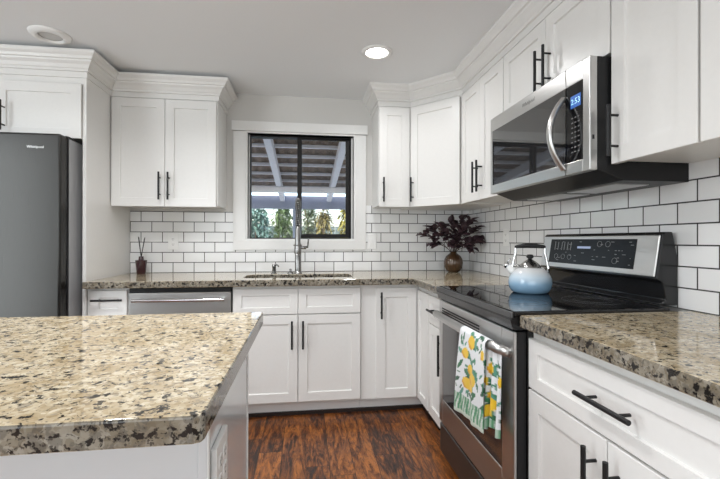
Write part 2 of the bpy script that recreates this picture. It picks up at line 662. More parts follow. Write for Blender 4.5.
def rect_frame(x0, x1, z0, z1, y0, y1, l, r, b, t):
    m = MB()
    m.box(x0, x0 + l, y0, y1, z0, z1).box(x1 - r, x1, y0, y1, z0, z1)
    m.box(x0 + l, x1 - r, y0, y1, z0, z0 + b).box(x0 + l, x1 - r, y0, y1, z1 - t, z1)
    return m


rect_frame(WX0 + 0.009, WX1 - 0.015, WZ0 + 0.001, WZ1 - 0.001, -0.02, 0.06, 0.005, 0.010, 0.008, 0.010).build('window_frame', M['window_frame'], win, bevel=0.002)
rect_frame(-0.067, WX1 - 0.026, WZ0 + 0.010, WZ1 - 0.012, -0.012, 0.012, 0.032, 0.032, 0.030, 0.012).build('window_sash', M['window_frame'], win, bevel=0.002)
MB().box(-0.055, -0.03, 0.02, 0.045, WZ0 + 0.0095, WZ1 - 0.0115).build('meeting_rail', M['window_frame'], win, bevel=0.002)
PG = glass('window_glass')
MB().box(-0.034, WX1 - 0.059, -0.002, 0.002, WZ0 + 0.041, WZ1 - 0.025).build('glass_pane', PG, win)
MB().box(WX0 + 0.0145, -0.0555, 0.028, 0.032, WZ0 + 0.0095, WZ1 - 0.0115).build('glass_pane', PG, win)


# crown moulding swept along the tops of the cabinets
def sweep(path, prof):
    b = MB()
    path = [Vector((x, y)) for x, y in path]
    nrm = []
    for a, c in zip(path, path[1:]):
        d = (c - a).normalized()
        nrm.append(Vector((d.y, -d.x)))
    rings = []
    for i, p in enumerate(path):
        if i == 0:
            n, k = nrm[0], 1
        elif i == len(path) - 1:
            n, k = nrm[-1], 1
        else:
            n = (nrm[i - 1] + nrm[i]).normalized()
            k = 1 / max(0.3, n.dot(nrm[i]))
        rings.append([b.bm.verts.new((p.x + n.x * o * k, p.y + n.y * o * k, z)) for o, z in prof])
    m = len(prof)
    for a, c in zip(rings, rings[1:]):
        for k in range(m):
            b.bm.faces.new((a[k], a[(k + 1) % m], c[(k + 1) % m], c[k]))
    b.bm.faces.new(rings[0])
    b.bm.faces.new(rings[-1][::-1])
    return b


def crown_prof(z0, z1=CEIL - 0.0005):
    dz = z1 - z0
    P = [(-0.018, 0), (0.004, 0), (0.004, 0.24), (0.014, 0.25), (0.014, 0.34), (0.020, 0.38), (0.030, 0.50), (0.044, 0.60), (0.046, 0.66), (0.056, 0.68), (0.062, 0.78), (0.074, 0.86), (0.078, 0.90), (0.078, 1.0), (-0.018, 1.0)]
    Q = [(o, z0 + f * dz) for o, f in P]
    if z1 < CEIL - 0.01:      # flat filler between the moulding and the ceiling
        Q = Q[:-1] + [(0.0, z1), (0.0, CEIL - 0.0005), (-0.018, CEIL - 0.0005)]
    return Q


struct('trim_3', sweep([(-2.30, 2.655), (-1.318, 2.655), (-1.318, 2.970), (-0.612, 2.970), (-0.612, BY - 0.001)], crown_prof(2.148, 2.290)), M['cabinet'])
struct('trim_4', sweep([(0.539, BY - 0.001), (0.539, 2.970), (0.783, 2.970), (1.070, 2.660), (1.070, 0.45)], crown_prof(2.168)), M['cabinet'])

# ------------------------------------------------------------------ wall cabinets
UZ = 1.397
cabinet('wall_cabinet', 'white two-door wall cabinet left of the window', 'cabinet', (-1.316, 2.976), 0, 0.702, UZ, 2.155, BY - 0.001 - 2.976, [
    ('door', 0.004, 0.3485, UZ, 2.14, (True, 0.3485 - 0.028, 1.537, 0.19)),
    ('door', 0.3515, 0.692, UZ, 2.14, (True, 0.3515 + 0.028, 1.537, 0.19))])
UR = 1.415
cabinet('wall_cabinet', 'narrow white single-door wall cabinet right of the window', 'cabinet', (0.541, 2.976), 0, 0.236, UR, 2.172, BY - 0.001 - 2.976, [
    ('door', 0.003, 0.233, UR, 2.155, (True, 0.03, UR + 0.125, 0.18))])
dth = -math.atan2(0.302, 0.279)
# diagonal corner cabinet, local frame: x along the diagonal face
c0 = Vector((0.777, 2.956))
cc, ss = math.cos(-dth), math.sin(-dth)


def to_diag(px, py):
    dx, dy = px - c0.x - 0.0, py - c0.y
    return (dx * cc - dy * ss, dx * ss + dy * cc)


cor = Vector((0.7795, 2.978))
pts = [to_diag(0.7795, BY - 0.001), to_diag(0.7795, 2.978), to_diag(1.074, 2.659), to_diag(RX - 0.001, 2.659), to_diag(RX - 0.001, BY - 0.001)]
cabinet('wall_cabinet', 'white diagonal corner wall cabinet above the potted purple leaves', 'cabinet', (c0.x, c0.y), dth, 0.411, UR, 2.172, 0.3, [], body=pts)
corner_cab = bpy.data.objects[[o.name for o in bpy.data.objects if o.get('label', '').startswith('white diagonal')][0]]
fy = to_diag(0.7795, 2.978)[1]
dd = MB().shaker(0.006, 0.402, UR, 2.155, fy - 0.001, 0.02).build('door', M['cabinet'], corner_cab)
pull(dd, 0.032, UR + 0.125, 0.18, True, y=fy - 0.021)

FX = 1.076
cabinet('wall_cabinet', 'white two-door wall cabinet left of the microwave', 'cabinet', (FX, 2.652), RW, 0.594, UR, 2.172, RX - 0.001 - FX, [
    ('door', 0.006, 0.299, UR, 2.155, (True, 0.299 - 0.028, UR + 0.14, 0.19)),
    ('door', 0.302, 0.591, UR, 2.155, (True, 0.302 + 0.028, UR + 0.14, 0.19))])
cabinet('wall_cabinet', 'short white two-door wall cabinet above the microwave', 'cabinet', (FX, 2.055), RW, 0.770, 1.822, 2.172, RX - 0.001 - FX, [
    ('door', 0.003, 0.3835, 1.824, 2.155, (True, 0.3835 - 0.024, 1.925, 0.18)),
    ('door', 0.3865, 0.767, 1.824, 2.155, (True, 0.3865 + 0.036, 1.925, 0.18))])
URR = 1.432
cabinet('wall_cabinet', 'tall white single-door wall cabinet right of the microwave', 'cabinet', (FX, 1.283), RW, 0.319, URR, 2.172, RX - 0.001 - FX, [
    ('door', 0.003, 0.316, URR, 2.165, (True, 0.034, URR + 0.108, 0.175))])
cabinet('wall_cabinet', 'white wall cabinet at the right edge of the photo', 'cabinet', (FX, 0.962), RW, 0.5, URR, 2.172, RX - 0.001 - FX, [
    ('door', 0.003, 0.497, URR, 2.165, (True, 0.465, URR + 0.108, 0.175))])
# cabinet over the fridge and the tall end panel
cabinet('fridge_cabinet', 'white two-door cabinet above the refrigerator', 'cabinet', (-2.285, 2.662), 0, 0.944, 1.775, 2.155, BY - 0.001 - 2.662, [
    ('door', 0.004, 0.4705, 1.777, 2.108, (True, 0.4705 - 0.03, 1.893, 0.175)),
    ('door', 0.4735, 0.942, 1.777, 2.108, (True, 0.4735 + 0.052, 1.893, 0.175))])
pn = MB().box(0, 0.020, 0, BY - 0.001 - 2.655, 0, 2.155).build('end_panel', M['cabinet'], bevel=0.001, loc=(-1.3395, 2.655, 0))
tag(pn, 'tall white side panel between the refrigerator and the counter', 'panel')

# ------------------------------------------------------------------ base cabinets
FB = 2.672                      # carcass face of the back run (doors stand 2 cm proud)
DB = BY - 0.01 - FB
BT = 0.871
cabinet('base_cabinet', 'narrow white drawer base cabinet left of the dishwasher', 'cabinet', (-1.316, FB), 0, 0.236, 0.105, BT, DB, [
    ('drawer', 0.022, 0.230, 0.700, 0.855, (False, 0.128, 0.800, 0.175)),
    ('door', 0.022, 0.230, 0.115, 0.693, (True, 0.05, 0.56, 0.17))], toe=True)
cabinet('sink_cabinet', 'white sink base cabinet with two doors under the window', 'cabinet', (-0.460, FB), 0, 0.825, 0.105, BT - 0.0, DB, [
    ('drawer', 0.006, 0.4115, 0.688, 0.852, None),
    ('drawer', 0.4155, 0.822, 0.688, 0.852, None),
    ('door', 0.006, 0.4115, 0.118, 0.681, (True, 0.4115 - 0.036, 0.557, 0.18)),
    ('door', 0.4155, 0.822, 0.118, 0.681, (True, 0.4155 + 0.03, 0.557, 0.18))], toe=True, open_top=True)
# L-shaped corner base cabinet with a pair of doors meeting in the inside corner
GX = 0.768                      # carcass face of the right run
cb = thing('corner_cabinet', 'white L-shaped corner base cabinet with two doors meeting in the corner', 'cabinet', (0.367, FB, 0))
poly = [(0, 0), (GX - 0.367, 0), (GX - 0.367, 2.405 - FB), (RX - 0.01 - 0.367, 2.405 - FB), (RX - 0.01 - 0.367, DB), (0, DB)]
MB().prism(poly, 0.105, BT).build('body', M['cabinet'], cb, bevel=0.001, segs=1)
tk = MB()
tk.box(0, GX - 0.367 + 0.075, 0.075, 0.09, 0, 0.105).box(GX - 0.367 + 0.06, GX - 0.367 + 0.075, 2.405 - FB, 0.075, 0, 0.105)
tk.build('toe_kick', M['toe'], cb)
d1 = MB().shaker(0.100, GX - 0.367 - 0.024, 0.112, 0.848, -0.0005, 0.02, 0.062).build('door', M['cabinet'], cb)
pull(d1, 0.131, 0.735, 0.175, True, y=-0.0205)
d2 = MB().shaker(0.0, 0.228, 0.112, 0.832, 0, 0.02, 0.05).build('door', M['cabinet'], cb, loc=(GX - 0.367 - 0.0005, -0.024, 0))
d2.rotation_euler = (0, 0, RW)
cabinet('base_cabinet', 'narrow white base cabinet between the corner and the range', 'cabinet', (GX, 2.402), RW, 0.338, 0.105, BT, RX - 0.01 - GX, [
    ('drawer', 0.004, 0.330, 0.668, 0.832, (False, 0.17, 0.755, 0.175)),
    ('door', 0.004, 0.330, 0.112, 0.661, (True, 0.29, 0.54, 0.22))], toe=True)
cabinet('base_cabinet', 'wide white base cabinet with one long drawer right of the range', 'cabinet', (GX, 1.283), RW, 0.733, 0.105, BT, RX - 0.01 - GX, [
    ('drawer', 0.004, 0.729, 0.672, 0.836, (False, 0.380, 0.760, 0.185)),
    ('door', 0.004, 0.361, 0.112, 0.664, (True, 0.361 - 0.037, 0.535, 0.20)),
    ('door', 0.365, 0.729, 0.112, 0.664, (True, 0.365 + 0.037, 0.535, 0.20))], toe=True)

sh = MB()
sh.box(-0.46, GX + 0.060, FB + 0.060, FB + 0.0745, 0.0, 0.022).box(GX + 0.045, GX + 0.0595, 2.40, FB + 0.0595, 0.0, 0.022)
struct('kick_shadow_strip', sh, mat('kick_shadow_dark', (0.022, 0.012, 0.009), 0.5))  # dark strips imitating the shadow line at the foot of the toe kick

# ------------------------------------------------------------------ granite counters


def rrect(x0, x1, y0, y1, r, n=6):
    out = []
    for cx, cy, a0 in ((x1 - r, y1 - r, 0), (x0 + r, y1 - r, 90), (x0 + r, y0 + r, 180), (x1 - r, y0 + r, 270)):
        for k in range(n + 1):
            a = math.radians(a0 + 90 * k / n)
            out.append((cx + r * math.cos(a), cy + r * math.sin(a)))
    return out


CT0, CT1 = 0.873, 0.914
CF = 2.600
cx = 0.705
SINK = (-0.412, 0.326, 2.745, 3.035)
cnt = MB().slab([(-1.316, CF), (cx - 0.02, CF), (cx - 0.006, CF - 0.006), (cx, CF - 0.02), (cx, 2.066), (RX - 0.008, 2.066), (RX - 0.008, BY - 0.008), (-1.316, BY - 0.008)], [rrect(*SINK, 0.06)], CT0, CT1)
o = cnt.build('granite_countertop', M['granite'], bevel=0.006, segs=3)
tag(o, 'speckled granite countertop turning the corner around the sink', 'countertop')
c2 = MB().slab([(0.714, 0.50), (RX - 0.008, 0.50), (RX - 0.008, 1.279), (0.714, 1.279)], [], CT0, CT1)
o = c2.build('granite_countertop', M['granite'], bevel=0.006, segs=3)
tag(o, 'speckled brown granite countertop right of the range', 'countertop')

# ------------------------------------------------------------------ undermount sink
sk = thing('sink', 'stainless undermount sink set in the counter below the window', 'sink', (0, 0, 0.69))
sb = MB()
prev = None
loops = [rrect(SINK[0] - 0.014, SINK[1] + 0.014, SINK[2] - 0.014, SINK[3] + 0.014, 0.07), rrect(SINK[0] + 0.002, SINK[1] - 0.002, SINK[2] + 0.002, SINK[3] - 0.002, 0.06), rrect(SINK[0] + 0.008, SINK[1] - 0.008, SINK[2] + 0.008, SINK[3] - 0.008, 0.055), rrect(SINK[0] + 0.04, SINK[1] - 0.04, SINK[2] + 0.04, SINK[3] - 0.04, 0.03)]
zs = [0.1825, 0.1825, 0.03, 0.005]
rings = [[sb.bm.verts.new((x, y, z)) for x, y in lp] for lp, z in zip(loops, zs)]
for a, b in zip(rings, rings[1:]):
    for k in range(len(a)):
        sb.bm.faces.new((a[k], a[(k + 1) % len(a)], b[(k + 1) % len(a)], b[k]))
sb.bm.faces.new(rings[-1])
bas = sb.build('basin', M['sink_steel'], sk, smooth=True, autosmooth=40)
so2 = bas.modifiers.new('solid', 'SOLIDIFY')
so2.thickness = 0.0015
so2.offset = -1
MB().lathe([(0, 0.004), (0.042, 0.004), (0.045, 0.008), (0.03, 0.010), (0, 0.009)], (-0.05, 2.89, 0.0025), 24).build('drain', M['chrome'], sk, smooth=True)

# ------------------------------------------------------------------ faucet with spring spout
fc = thing('kitchen_faucet', 'tall stainless spring pull-down faucet behind the sink', 'faucet', (-0.055, 3.105, 0.914))
MB().lathe([(0, 0), (0.030, 0), (0.030, 0.006), (0.024, 0.012), (0.024, 0.02), (0.024, 0.205), (0.020, 0.21), (0.017, 0.235), (0, 0.235)], seg=28).build('body', M['nickel'], fc, smooth=True, autosmooth=50)
R_ = 0.075
path = [(0, 0, 0.23), (0, 0, 0.33), (0, 0, 0.47)]
for k in range(1, 13):
    a = PI * k / 12
    path.append((0, -R_ + R_ * math.cos(a), 0.47 + R_ * math.sin(a)))
path += [(0, -2 * R_, 0.40), (0, -2 * R_, 0.34)]
MB().tube(path, 0.0075, 12).build('hose', M['black_plastic'], fc, smooth=True)
# spring coil around the hose
sp = []
L = [0]
for a, b in zip(path, path[1:]):
    L.append(L[-1] + (Vector(b) - Vector(a)).length)


def at(d):
    for i in range(len(path) - 1):
        if d <= L[i + 1] + 1e-9:
            f = (d - L[i]) / (L[i + 1] - L[i])
            return Vector(path[i]).lerp(Vector(path[i + 1]), f), (Vector(path[i + 1]) - Vector(path[i])).normalized()
    return Vector(path[-1]), (Vector(path[-1]) - Vector(path[-2])).normalized()


turns = 44
for k in range(turns * 9 + 1):
    d = L[-1] * k / (turns * 9)
    p, t_ = at(d)
    n_ = Vector((1, 0, 0))
    b_ = t_.cross(n_).normalized()
    a = 2 * PI * k / 9
    sp.append(p + (n_ * math.cos(a) + b_ * math.sin(a)) * 0.0165)
MB().tube(sp, 0.0034, 5).build('spring', M['nickel'], fc, smooth=True)
MB().lathe([(0, 0.345), (0.014, 0.345), (0.019, 0.33), (0.020, 0.24), (0.024, 0.21), (0.027, 0.165), (0.025, 0.155), (0, 0.155)], (0, -2 * R_, 0), 24).build('spray_head', M['nickel'], fc, smooth=True, autosmooth=50)
ar = MB().tube([(0, 0, 0.19), (0, -0.06, 0.20), (0, -2 * R_ + 0.024, 0.215)], 0.006, 10)
ar.tube([(0.028 * math.cos(a * PI / 8), -2 * R_ + 0.028 * math.sin(a * PI / 8), 0.215) for a in range(17)], 0.004, 8)
ar.build('holder_arm', M['nickel'], fc, smooth=True)
hl = MB().tube([(0.018, 0, 0.195), (0.062, 0, 0.195)], 0.013, 14)
hl.tube([(0.066, 0, 0.195), (0.072, -0.004, 0.21), (0.076, -0.012, 0.245), (0.078, -0.018, 0.262)], [0.010, 0.007, 0.006, 0.0065], 10)
hl.build('lever_handle', M['nickel'], fc, smooth=True)

sd_ = thing('soap_dispenser', 'small stainless soap dispenser pump left of the faucet', 'soap dispenser', (-0.232, 3.085, 0.914))
MB().lathe([(0, 0), (0.022, 0), (0.022, 0.005), (0.015, 0.010), (0.0135, 0.045), (0.016, 0.05), (0.016, 0.062), (0.012, 0.074), (0, 0.074)], seg=24).build('body', M['nickel'], sd_, smooth=True, autosmooth=50)
MB().tube([(0, 0, 0.067), (0.02, -0.03, 0.069), (0.034, -0.055, 0.064), (0.036, -0.06, 0.056)], [0.008, 0.006, 0.005, 0.005], 10).build('spout', M['nickel'], sd_, smooth=True)
ag = thing('air_gap', 'short stainless sink air switch right of the soap dispenser', 'air switch', (-0.112, 3.10, 0.914))
MB().lathe([(0, 0), (0.024, 0), (0.024, 0.006), (0.017, 0.012), (0.013, 0.016), (0, 0.016)], seg=24).build('body', M['nickel'], ag, smooth=True, autosmooth=50)
MB().lathe([(0, 0.015), (0.009, 0.015), (0.009, 0.032), (0.006, 0.036), (0, 0.036)], seg=16).build('button', M['nickel'], ag, smooth=True, autosmooth=50)

# ------------------------------------------------------------------ dishwasher
dw = thing('dishwasher', 'stainless steel dishwasher under the counter left of the sink', 'dishwasher', (-1.077, FB - 0.002, 0))
MB().box(0, 0.612, 0.03, 0.58, 0.10, 0.865).build('body', M['black_plastic'], dw)
MB().box(0.003, 0.609, -0.020, 0.03, 0.115, 0.838).build('door', M['steel'], dw, bevel=0.004)
MB().box(0.003, 0.609, -0.012, 0.03, 0.840, 0.866).build('control_strip', M['black_plastic'], dw, bevel=0.002)
h = MB().tube([(0.035, -0.062, 0.795), (0.577, -0.062, 0.795)], 0.0105, 14)
for x in (0.05, 0.562):
    h.tube([(x, -0.020, 0.795), (x, -0.06, 0.795)], 0.009, 10)
h.build('handle', M['chrome'], dw, smooth=True, autosmooth=45)
MB().box(0.005, 0.607, 0.06, 0.07, 0.0, 0.11).build('kick_plate', M['black_plastic'], dw)

# ------------------------------------------------------------------ refrigerator
fr = thing('refrigerator', 'grey stainless steel refrigerator at the left edge', 'refrigerator', (-2.252, 2.487, 0))
MB().box(0.0, 0.882, 0.085, 0.76, 0.04, 1.755).build('body', M['fridge_side'], fr, bevel=0.004)
MB().box(0.006, 0.876, 0.04, 0.10, 0.0, 0.06).build('base_grille', M['black_plastic'], fr)
dl = MB().box(0.002, 0.438, 0, 0.07, 0.70, 1.766).build('door', M['fridge_steel'], fr, bevel=0.012, segs=4)
dr = MB().box(0.444, 0.880, 0, 0.07, 0.70, 1.766).build('door', M['fridge_steel'], fr, bevel=0.012, segs=4)
df = MB().box(0.002, 0.880, 0, 0.07, 0.07, 0.69).build('freezer_drawer', M['fridge_steel'], fr, bevel=0.012, segs=4)
for d, x in ((dl, 0.40), (dr, 0.482)):
    h = MB().tube([(x, -0.05, 0.85), (x, -0.05, 1.55)], 0.012, 14)
    for z in (0.88, 1.52):
        h.tube([(x, 0, z), (x, -0.05, z)], 0.009, 10)
    h.build('handle', M['steel'], d, smooth=True)
h = MB().tube([(0.12, -0.05, 0.62), (0.76, -0.05, 0.62)], 0.012, 14)
for x in (0.15, 0.73):
    h.tube([(x, 0, 0.62), (x, -0.05, 0.62)], 0.009, 10)
h.build('handle', M['steel'], df, smooth=True)
hc = MB().prism([(0.074, 1.756), (0.17, 1.756), (0.17, 1.760), (0.10, 1.772), (0.074, 1.770)], 0.80, 0.876, axis=0)
hc.build('hinge_cover', M['black_plastic'], fr, bevel=0.002)
MB().box(0.876, 0.8815, 0.071, 0.084, 0.70, 1.76).build('door_gasket', M['black_plastic'], fr)
text_mesh('logo', 'Whirlpool', 0.021, M['steel'], dr, (0.752, -0.0006, 1.686), FRONT, 0.0002)

# ------------------------------------------------------------------ microwave (over the range)
mw = thing('microwave', 'stainless over-the-range microwave with black glass door', 'microwave', (1.010, 2.052, 0), RW)
ZT, ZBm = 1.812, 1.412
MB().prism([(0.001, ZT), (0.365, ZT), (0.365, 1.378), (0.10, 1.378), (0.001, ZBm + 0.002)], 0.002, 0.762, axis=0).build('body', M['black_plastic'], mw, bevel=0.002)
vt = MB()
for k in range(2):
    vt.box(0.09 + 0.32 * k, 0.37 + 0.32 * k, 0.13, 0.27, 1.374, 1.378)
vt.build('grease_filter', M['steel'], mw)
SX = 0.632
dmb = rect_frame(0.0, SX, ZBm, ZT, -0.030, 0.0, 0.022, 0.0, 0.045, 0.070)
door = dmb.build('door', M['steel'], mw, bevel=0.003)
MB().box(0.0215, SX - 0.0005, -0.0285, -0.006, ZBm + 0.0445, ZT - 0.0695).build('window', M['mw_glass'], door)
cp = rect_frame(SX + 0.0015, 0.764, ZBm, ZT, -0.030, 0.0, 0.0, 0.036, 0.045, 0.070).build('control_frame', M['steel'], mw, bevel=0.003)
cg = MB().box(SX + 0.002, 0.7285, -0.0285, -0.006, ZBm + 0.0445, ZT - 0.0695).build('control_panel', M['black_glass'], mw)
MB().box(0.660, 0.716, -0.0292, -0.0284, 1.655, 1.700).build('display', emit('blue_display', (0.03, 0.16, 0.6), 0.7), cg)
text_mesh('clock_digits', '2:53', 0.030, emit('cyan_digits', (0.5, 0.85, 1.0), 1.2), cg, (0.688, -0.0294, 1.677), FRONT, 0.0001)
KL = mat('key_legend_print', (0.16, 0.16, 0.16), 0.5)
for r in range(8):
    for c in range(3):
        MB().box(0.664 + 0.018 * c, 0.674 + 0.018 * c, -0.0289, -0.0284, 1.49 + 0.018 * r, 1.4945 + 0.018 * r).build('key_legend', KL, cg)
hp = []
for k in range(17):
    a = -1 + 2 * k / 16
    hp.append((0.622, -0.032 - 0.058 * (1 - a * a), 1.572 + a * 0.136))
hm = MB().tube(hp, 0.014, 14, flat=(1.0, 0.62))
hm.build('handle', M['steel'], door, smooth=True, autosmooth=50)
text_mesh('logo', 'Whirlpool', 0.024, M['dark_steel'], door, (0.37, -0.0302, ZT - 0.034), FRONT, 0.0002, shear=0.3)
MB().box(0.764, 0.7645, -0.02, -0.012, 1.52, 1.535).build('latch_mark', M['dark_slot'], cp)

# ------------------------------------------------------------------ range
rg = thing('range', 'stainless electric range with black glass cooktop', 'range', (0.748, 2.062, 0), RW)
RWD = 0.779
MB().box(0.003, RWD - 0.003, 0, 0.605, 0.06, 0.905).build('body', M['black_enamel'], rg, bevel=0.002)
ct = MB().box(0, RWD, -0.050, 0.545, 0.9055, 0.925).build('cooktop', M['black_glass'], rg, bevel=0.005, segs=3)
MB().box(0.001, RWD - 0.001, -0.062, -0.0505, 0.902, 0.923).build('front_trim', M['dark_steel'], rg, bevel=0.004, segs=3)
MB().prism([(-0.052, 0.862), (-0.004, 0.862), (-0.004, 0.905), (-0.06, 0.905), (-0.062, 0.896)], 0.001, RWD - 0.001, axis=0).build('manifold_panel', M['black_enamel'], rg, bevel=0.002)
for bx, by, rr in ((0.19, 0.10, 0.115), (0.57, 0.10, 0.09), (0.19, 0.40, 0.08), (0.57, 0.40, 0.11)):
    b = MB()
    for r1 in (rr, rr * 0.62):
        b.lathe([(r1, 0), (r1 + 0.002, 0), (r1 + 0.002, 0.0003), (r1, 0.0003), (r1, 0)], (bx, by, 0.9251), 48)
    b.build('burner_ring', M['ring'], ct)
od = rect_frame(0.004, RWD - 0.004, 0.225, 0.855, -0.048, -0.037, 0.050, 0.086, 0.125, 0.115).build('oven_door', M['steel'], rg, bevel=0.004)
MB().box(0.0535, RWD - 0.0895, -0.0465, -0.01, 0.3495, 0.7405).build('window', M['oven_glass'], od)
rect_frame(0.005, RWD - 0.005, 0.226, 0.854, -0.0368, -0.004, 0.050, 0.086, 0.125, 0.115).build('door_core', M['black_plastic'], od)
vs_ = MB()
for k in range(3):
    vs_.box(0.05, 0.50, -0.0486, -0.045, 0.789 + 0.012 * k, 0.7955 + 0.012 * k)
vs_.build('vent_slots', M['dark_slot'], od)
hy = -0.088
hb = MB().tube([(0.030, -0.046, 0.775), (0.034, -0.070, 0.784), (0.055, hy, 0.790), (0.20, hy - 0.004, 0.792), (0.390, hy - 0.006, 0.793), (0.58, hy - 0.004, 0.792), (0.725, hy, 0.790), (0.744, -0.070, 0.784), (0.748, -0.046, 0.775)], 0.0165, 14, flat=(0.75, 1.05))
hb.build('handle', M['steel'], od, smooth=True)
dwr = MB().box(0.004, RWD - 0.004, -0.044, -0.004, 0.062, 0.212).build('storage_drawer', M['dark_steel'], rg, bevel=0.006)
MB().box(0.02, RWD - 0.02, 0.02, 0.05, 0.0, 0.06).build('kick_plate', M['black_plastic'], rg)
bgd = MB().prism([(0.548, 0.926), (0.548, 0.935), (0.572, 0.945), (0.560, 1.010), (0.535, 1.022), (0.562, 1.188), (0.570, 1.198), (0.602, 1.198), (0.624, 1.10), (0.624, 0.926)], -0.014, RWD - 0.048, axis=0).build('backguard', M['black_enamel'], rg, bevel=0.004)


def on_guard(z, out=0.0):
    """y on the sloped face of the backguard"""
    return 0.535 + (z - 1.022) / (1.188 - 1.022) * 0.027 - out


gp = MB().prism([(on_guard(1.030, 0.004), 1.030), (on_guard(1.030, -0.003), 1.030), (on_guard(1.186, -0.003), 1.186), (on_guard(1.186, 0.004), 1.186)], -0.008, RWD - 0.058, axis=0).build('control_fascia', M['fascia_steel'], bgd, bevel=0.003)
gl_ = MB().prism([(on_guard(1.052, 0.0055), 1.052), (on_guard(1.052, 0.002), 1.052), (on_guard(1.172, 0.002), 1.172), (on_guard(1.172, 0.0055), 1.172)], 0.060, 0.622, axis=0).build('control_glass', M['panel_black'], bgd, bevel=0.001)
tilt = math.atan2(0.027, 0.166)


def guard_mark(mb, x0, x1, z0, z1):
    mb.prism([(on_guard(z0, 0.0063), z0), (on_guard(z0, 0.005), z0), (on_guard(z1, 0.005), z1), (on_guard(z1, 0.0063), z1)], x0, x1, axis=0)


ds = MB()
guard_mark(ds, 0.275, 0.365, 1.128, 1.138)
ds.build('display', emit('lit_display', (0.35, 0.42, 0.6), 0.8), gl_)
rnd = random.Random(3)
PL = mat('panel_legend_print', (0.30, 0.30, 0.30), 0.5)


def legend(x0, x1, z0, z1):
    b = MB()
    guard_mark(b, x0, x1, z0, z1)
    b.build('key_legend', PL, gl_)


for x in (0.10, 0.125, 0.155, 0.175, 0.20, 0.225):
    legend(x, x + 0.003, 1.118, 1.158)
for k in range(46):
    x, z = rnd.uniform(0.09, 0.60), rnd.choice([1.066, 1.078, 1.092, 1.106, 1.122, 1.146, 1.158])
    if 0.26 < x < 0.38 and 1.12 < z < 1.15:
        continue
    legend(x, x + rnd.uniform(0.004, 0.02), z, z + 0.0022)
for cxk, czk in ((0.12, 1.085), (0.175, 1.085), (0.225, 1.085), (0.42, 1.15), (0.47, 1.15), (0.52, 1.08)):
    b = MB()
    ring = []
    for k in range(25):
        a = 2 * PI * k / 24
        ring.append((cxk + 0.014 * math.cos(a), on_guard(czk + 0.012 * math.sin(a), 0.0060), czk + 0.012 * math.sin(a)))
    b.tube(ring, 0.0008, 5)
    b.build('burner_symbol', PL, gl_)

# ------------------------------------------------------------------ lemon tea towel on the oven handle
YL, YR = 1.605, 1.372          # world y of the towel's far and near edge
HX, HZ = 0.748 - 0.094, 0.7925
tw = MB()
nu, nv = 46, 150


def towel_point(u, v, layer):
    """u 0..1 across, v 0..1 front hem -> over bar -> back hem"""
    lf, lb, rr = 0.345 - 0.022 * u, 0.29, 0.0185 + 0.003 * layer
    arc = PI * rr
    tot = lf + arc + lb
    d = v * tot
    y = YL + (YR - YL) * u
    wv = 0.006 * math.sin(u * 9 + 1.0) + 0.003 * math.sin(u * 21)
    if d < lf:
        hang = (lf - d) / lf
        x = HX - rr - wv * hang * 1.0 - 0.012 * hang * (1 - hang)
        z = HZ - (lf - d)
        y += 0.045 * hang * (1 - u) + 0.012 * hang
    elif d < lf + arc:
        a = (d - lf) / rr
        x = HX - rr * math.cos(a)
        z = HZ + rr * math.sin(a)
    else:
        hang = (d - lf - arc) / lb
        x = HX + rr - 0.006 * hang + wv * 0.4 * hang
        z = HZ - (d - lf - arc)
        y -= 0.012 * hang
    return Vector((x, y, z)), d, lf


lem = [(0.52, 0.312, 0.13, 0.027), (0.30, 0.262, 0.13, 0.022), (0.52, 0.205, 0.10, 0.022), (0.62, 0.170, 0.13, 0.026), (0.40, 0.143, 0.17, 0.024), (0.55, 0.135, 0.12, 0.02), (0.93, 0.28, 0.06, 0.02)]
rl = random.Random(11)
leaves = [(min(1, max(0, rl.gauss(0.52, 0.26))), rl.uniform(0.095, 0.345), rl.uniform(0, PI), rl.uniform(0.011, 0.028)) for _ in range(58)]
LEAFG = [(0.03, 0.16, 0.07), (0.06, 0.24, 0.14), (0.02, 0.10, 0.05), (0.10, 0.30, 0.22)]


def towel_col(u, h):
    """h: height above the front hem in metres along the cloth"""
    W_ = abs(YR - YL)
    if h < 0.085:
        s = math.sin(u * 75 + 2 * math.sin(h * 60)) + 0.6 * math.sin(u * 31 + h * 25)
        g = (0.09, 0.30, 0.15) if s > -0.15 else ((0.42, 0.55, 0.44) if s > -0.8 else (0.75, 0.80, 0.76))
        if h < 0.014:
            g = (0.62, 0.70, 0.6)
        return g
    for cx_, cz_, rx_, rz_ in lem:
        q = ((u - cx_) / rx_) ** 2 + ((h - cz_) / rz_) ** 2
        if q < 1:
            return (0.86, 0.55, 0.03) if (u - cx_) / rx_ + (h - cz_) / rz_ > -0.75 else (0.72, 0.36, 0.015)
    for i, (lu, lh, la, ls) in enumerate(leaves):
        dx, dz = (u - lu) * W_, h - lh
        a, b = dx * math.cos(la) + dz * math.sin(la), -dx * math.sin(la) + dz * math.cos(la)
        if (a / ls) ** 2 + (b / (ls * 0.34)) ** 2 < 1:
            return LEAFG[i % 4]
    return (0.80, 0.82, 0.84)


grid, cols = [], []
for j in range(nv + 1):
    row = []
    for i in range(nu + 1):
        p, d, lf = towel_point(i / nu, j / nv, 0)
        row.append(tw.bm.verts.new(p))
        hh = d if d <= lf + 0.03 else max(0.0, 0.86 - d)
        cols.append(towel_col(i / nu, hh if d <= lf + 0.03 else hh * 0.9 + 0.03))
    grid.append(row)
for j in range(nv):
    for i in range(nu):
        tw.bm.faces.new((grid[j][i], grid[j][i + 1], grid[j + 1][i + 1], grid[j + 1][i]))
